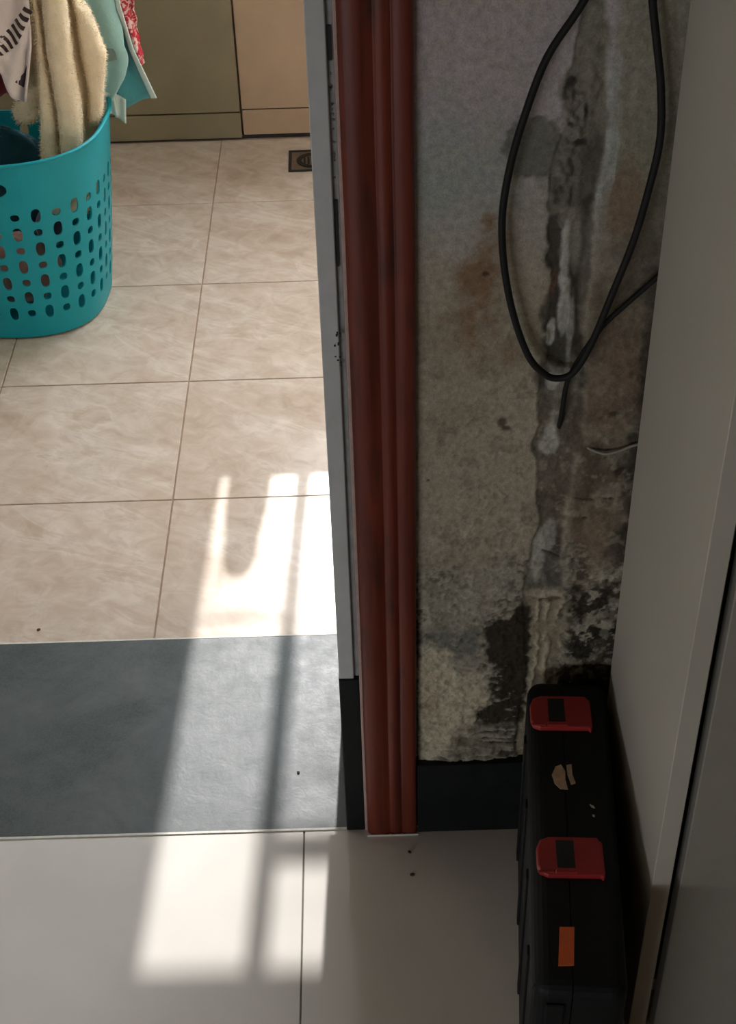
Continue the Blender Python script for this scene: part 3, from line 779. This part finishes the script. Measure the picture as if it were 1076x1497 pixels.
# ragged end of the towel hanging back over the left side
V, F = column_fold(.325, .50, [(.325, -.590), (.345, -.592), (.38, -.572), (.42, -.556), (.50, -.545)], [(.325, -.556), (.40, -.535), (.50, -.530)], [(.32, 1.165), (.5, 1.165)], .012, 61, 26, 40)
fo = obj('fold', (V, F), M['cream'], tw, smooth=True); obj('pile', fuzz(V, F, 2600, .006, 77), M['pile'], fo, kind='stuff')

def sheet(pts_fn, nu, nv):
    V = [pts_fn(i / nu, j / nv) for j in range(nv + 1) for i in range(nu + 1)]
    F = [(j * (nu + 1) + i, j * (nu + 1) + i + 1, (j + 1) * (nu + 1) + i + 1, (j + 1) * (nu + 1) + i) for j in range(nv) for i in range(nu)]
    return V, F
def thick(o, t=.0016):
    md = o.modifiers.new('thick', 'SOLIDIFY'); md.thickness = t; md.offset = 0
    return o

# white cloth with a ladder print, crumpled at its lower end
def white_fn(u, v):
    z = 1.02 + (.470 - .05 * u - 1.02) * v
    l = I(z, [(.41, -.640), (.55, -.640), (1.02, -.62)]); r = I(z, [(.415, -.552), (.44, -.545), (.487, -.530), (.545, -.520), (1.02, -.50)])
    x = l + (r - l) * u
    zz = z - .022 * v ** 6 * math.sin(u * 9) - .018 * v ** 8 * u
    y = I(z, [(.4, 1.085), (.5, 1.088), (.8, 1.115), (1.02, 1.168)]) + .010 * math.sin(u * 11 + z * 9) + .008 * math.sin(u * 23 - z * 30) * v + .02 * (fbm(np.array(u * 3), np.array(z * 20), 1, 3, 8) - .5)
    return (x, float(y), zz)
wc = empty('printed_cloth', label='white cloth with a dark ladder print hanging over the basket', category='cloth')
thick(obj('cloth', sheet(white_fn, 40, 90), M['white'], wc, smooth=True), .004)
def on_white(x, z):
    l = I(z, [(.41, -.640), (.55, -.640), (1.02, -.62)]); r = I(z, [(.415, -.552), (.44, -.545), (.487, -.530), (.545, -.520), (1.02, -.50)])
    u = (x - l) / (r - l); return Vector(white_fn(u, (1.02 - z) / (1.02 - (.470 - .05 * u))))
for cx, cz in ((-.5235, .5385), (-.531, .5305), (-.539, .522), (-.546, .5125), (-.5535, .5035), (-.5615, .4945), (-.569, .486), (-.5765, .477)):
    d = Vector((.0055, 0, -.0060)); e = Vector((.0020, 0, .0020)); n_ = 4; V, F = [], []
    for i in range(n_ + 1):
        c = Vector((cx, 0, cz)) + d * (2 * i / n_ - 1)
        for s_ in (-1, 1):
            q = c + e * s_; w_ = on_white(q.x, q.z); V.append((w_.x, w_.y - .0032, w_.z))
    for i in range(n_): F.append((2 * i, 2 * i + 1, 2 * i + 3, 2 * i + 2))
    thick(obj('print_bar', (V, F), M['ink'], wc), .0008)
V, F = [], []
for q in ((-.560, .452), (-.548, .458), (-.541, .466), (-.546, .446), (-.553, .440)):
    w_ = on_white(*q); V.append((w_.x, w_.y - .0035, w_.z))
thick(obj('print_bar', (V, [tuple(range(5))]), M['ink'], wc), .0008)

# maroon cloth lump under it
def lump(cx, cy2, cz, rx, ry, rz, seed, nu=28, nv=16, amp=.35):
    V, F = [], []
    for j in range(nv + 1):
        ph = math.pi * j / nv
        for i in range(nu):
            th = 2 * math.pi * i / nu; n_ = 1 + amp * float(fbm(np.array(2 + math.cos(th) * 1.5 + seed), np.array(2 + math.sin(th) * 1.5 + ph * 1.6), 1.1, 4, seed) - .5) * 2
            V.append((cx + rx * n_ * math.sin(ph) * math.cos(th), cy2 + ry * n_ * math.sin(ph) * math.sin(th), cz + rz * n_ * math.cos(ph)))
    for j in range(nv):
        for i in range(nu): F.append((j * nu + i, (j + 1) * nu + i, (j + 1) * nu + (i + 1) % nu, j * nu + (i + 1) % nu))
    return V, F
def maroon_fn(u, v):
    z = 1.02 + (.392 - 1.02) * v
    x = -.665 + .102 * u - .006 * v + .004 * math.sin(v * 20)
    y = 1.115 + (.08 if z > .6 else .08 * max(0, (z - .42) / .18)) + .009 * math.sin(u * 9 + 1) + .006 * math.sin(z * 40 + u * 5)
    return (x, y, z - .012 * abs(math.sin(u * 4)) * v ** 4)
thick(obj('maroon_garment', sheet(maroon_fn, 24, 60), M['maroon'], smooth=True, label='dark maroon garment hanging under the white printed cloth', category='garment'), .006)

# laundry in the basket; dark lump added to block light from back holes
for nm, mt, a, lb in (('blush_laundry', 'blush', (-.640, 1.135, .076, .088, .062, .060, 3, 28, 16, .22), 'blush coloured laundry showing through the front holes of the basket'), ('navy_laundry', 'navy', (-.560, 1.150, .150, .026, .050, .030, 9, 28, 16, .2), 'navy laundry bundle lying low in the right end of the basket'),
                      ('teal_blocker', 'darkteal', (-.650, 1.258, .165, .105, .026, .110, 5, 40, 24, .18), 'dark teal lump added to block light at the far inner side of the basket')):
    obj(nm, lump(*a), M[mt], smooth=True, label=lb, category='laundry')

# aqua garment: light front flap, deeper inner side, pale hem, hem tags
ag = empty('aqua_garment', label='light aqua garment hanging beside the cream towel, flaring to a pointed hem', category='garment')
RB = [(.326, -.373), (.411, -.400), (.485, -.412), (1.02, -.40)]
def back_fn(u, v):
    zr = 1.02 + (.327 - 1.02) * v; zl = 1.02 + (.300 - 1.02) * v
    z = zl + (zr - zl) * u ** 1.5 + .0 ; r = I(zr, RB); l = I(zl, [(.30, -.462), (.5, -.47), (1.02, -.46)])
    x = l + (r - l) * u
    return (x, 1.262 + .010 * math.sin(u * 7 + zr * 8) - .02 * u * v - (.05 if z > .9 else 0) * (z - .9) / .12, z)
thick(obj('inner_side', sheet(back_fn, 24, 80), M['teal'], ag, smooth=True))
def hem_fn(u, v):
    x, y, z = back_fn(.9 + .1 * u, v); return (x + .0015 * u, y - .0022, z)
thick(obj('hem', sheet(hem_fn, 4, 80), M['palecloth'], ag, smooth=True), .0014)
FR = [(.30, -.462), (.318, -.452), (.345, -.432), (.365, -.418), (.392, -.409), (.405, -.408), (.42, -.412), (.445, -.411), (.47, -.418), (.5, -.418), (1.02, -.41)]
def front_fn(u, v):
    z = 1.02 + (.304 - 1.02) * v; l = -.475; r = I(z, FR)
    return (l + (r - l) * u, 1.238 + .007 * math.sin(u * 6 + z * 14) + .004 * math.sin(z * 55) * u - (.03 * (z - .9) / .12 if z > .9 else 0), z)
thick(obj('front_flap', sheet(front_fn, 24, 110), M['aqua'], ag, smooth=True))
V, F = sheet(lambda u, v: tuple(Vector((-.4445 + .0165 * u - .002 * v + .003 * u * v, 1.2325, .414 - .022 * v + .004 * u * v))), 2, 2)
thick(obj('patch', (V, F), M['greycloth'], ag), .001)
for a in (((-.4585, .340), (-.440, .336), (-.4385, .298), (-.452, .303)), ((-.4405, .338), (-.4215, .328), (-.4265, .286), (-.4435, .297))):
    P_ = [Vector((p[0], 1.236, p[1])) for p in a]
    V, F = sheet(lambda u, v: tuple(P_[0].lerp(P_[1], u).lerp(P_[3].lerp(P_[2], u), v) + Vector((0, .003 * math.sin(u * 5), 0))), 6, 6)
    thick(obj('hem_tag', (V, F), M['palecloth'], ag, smooth=True), .001)

# red floral garment behind
def red_fn(u, v):
    z = 1.02 + (.362 - 1.02) * v; l = I(z, [(.36, -.404), (.467, -.428), (1.02, -.425)]); r = I(z, [(.36, -.392), (.371, -.396), (.419, -.398), (.466, -.400), (1.02, -.385)])
    return (l + (r - l) * u + .0015 * math.sin(z * 220) * u, 1.296 + .006 * math.sin(u * 6 + z * 20) - (.06 * (z - .8) / .22 if z > .8 else 0), z)
thick(obj('floral_garment', sheet(red_fn, 14, 90), M['floral'], smooth=True, label='narrow red and white floral garment hanging behind the aqua one', category='garment'), .003)

# ---------------------------------------------------------------- window sill bottle (its round-topped shadow lies on the tiles)
bt = empty('sill_bottle', (-.163, 1.826, WZ0), label='bottle on the bathroom window sill, casting the round-topped shadow', category='bottle')
def lathe(prof, n=24):
    V, F = [], []
    for r_, z in prof:
        for k in range(n): V.append((r_ * math.cos(2 * math.pi * k / n), r_ * math.sin(2 * math.pi * k / n), z))
    for i in range(len(prof) - 1):
        for k in range(n): F.append((i * n + k, i * n + (k + 1) % n, (i + 1) * n + (k + 1) % n, (i + 1) * n + k))
    F.append(tuple(range(n))[::-1]); F.append(tuple((len(prof) - 1) * n + k for k in range(n)))
    return V, F
obj('body', lathe([(.030, 0), (.0325, .004), (.0325, .06), (.030, .10), (.0255, .13)]), M['bottle'], bt, smooth=True)
obj('cap', lathe([(.0255, .13), (.0248, .165), (.021, .178), (.013, .186), (.002, .189)]), M['frame'], bt, smooth=True)

# ---------------------------------------------------------------- crumbs of dirt on the floors
def crumb(x, y, z, s, seed, label):
    r_ = random.Random(seed); bm = bmesh.new(); bmesh.ops.create_icosphere(bm, subdivisions=1, radius=s)
    for v in bm.verts: v.co *= r_.uniform(.6, 1.3); v.co.z = max(v.co.z * .6, -s * .4)
    o = obj('dirt_crumb', bm, M['crumb'], label=label, category='crumb', group='dirt crumbs on the floor'); o.location = (x, y, z + s * .4)
crumb(-.479, .335, 0, .0026, 1, 'dark crumb on the beige tile next to the granite sill')
crumb(-.010, -.036, 0, .0022, 2, 'dark crumb on the hall floor nearest the red-brown casing')
crumb(-.008, -.066, 0, .0028, 3, 'dark crumb on the hall floor farther in front of the casing')
crumb(-.135, .082, .0006, .0020, 4, 'dark crumb on the sunlit granite door sill')
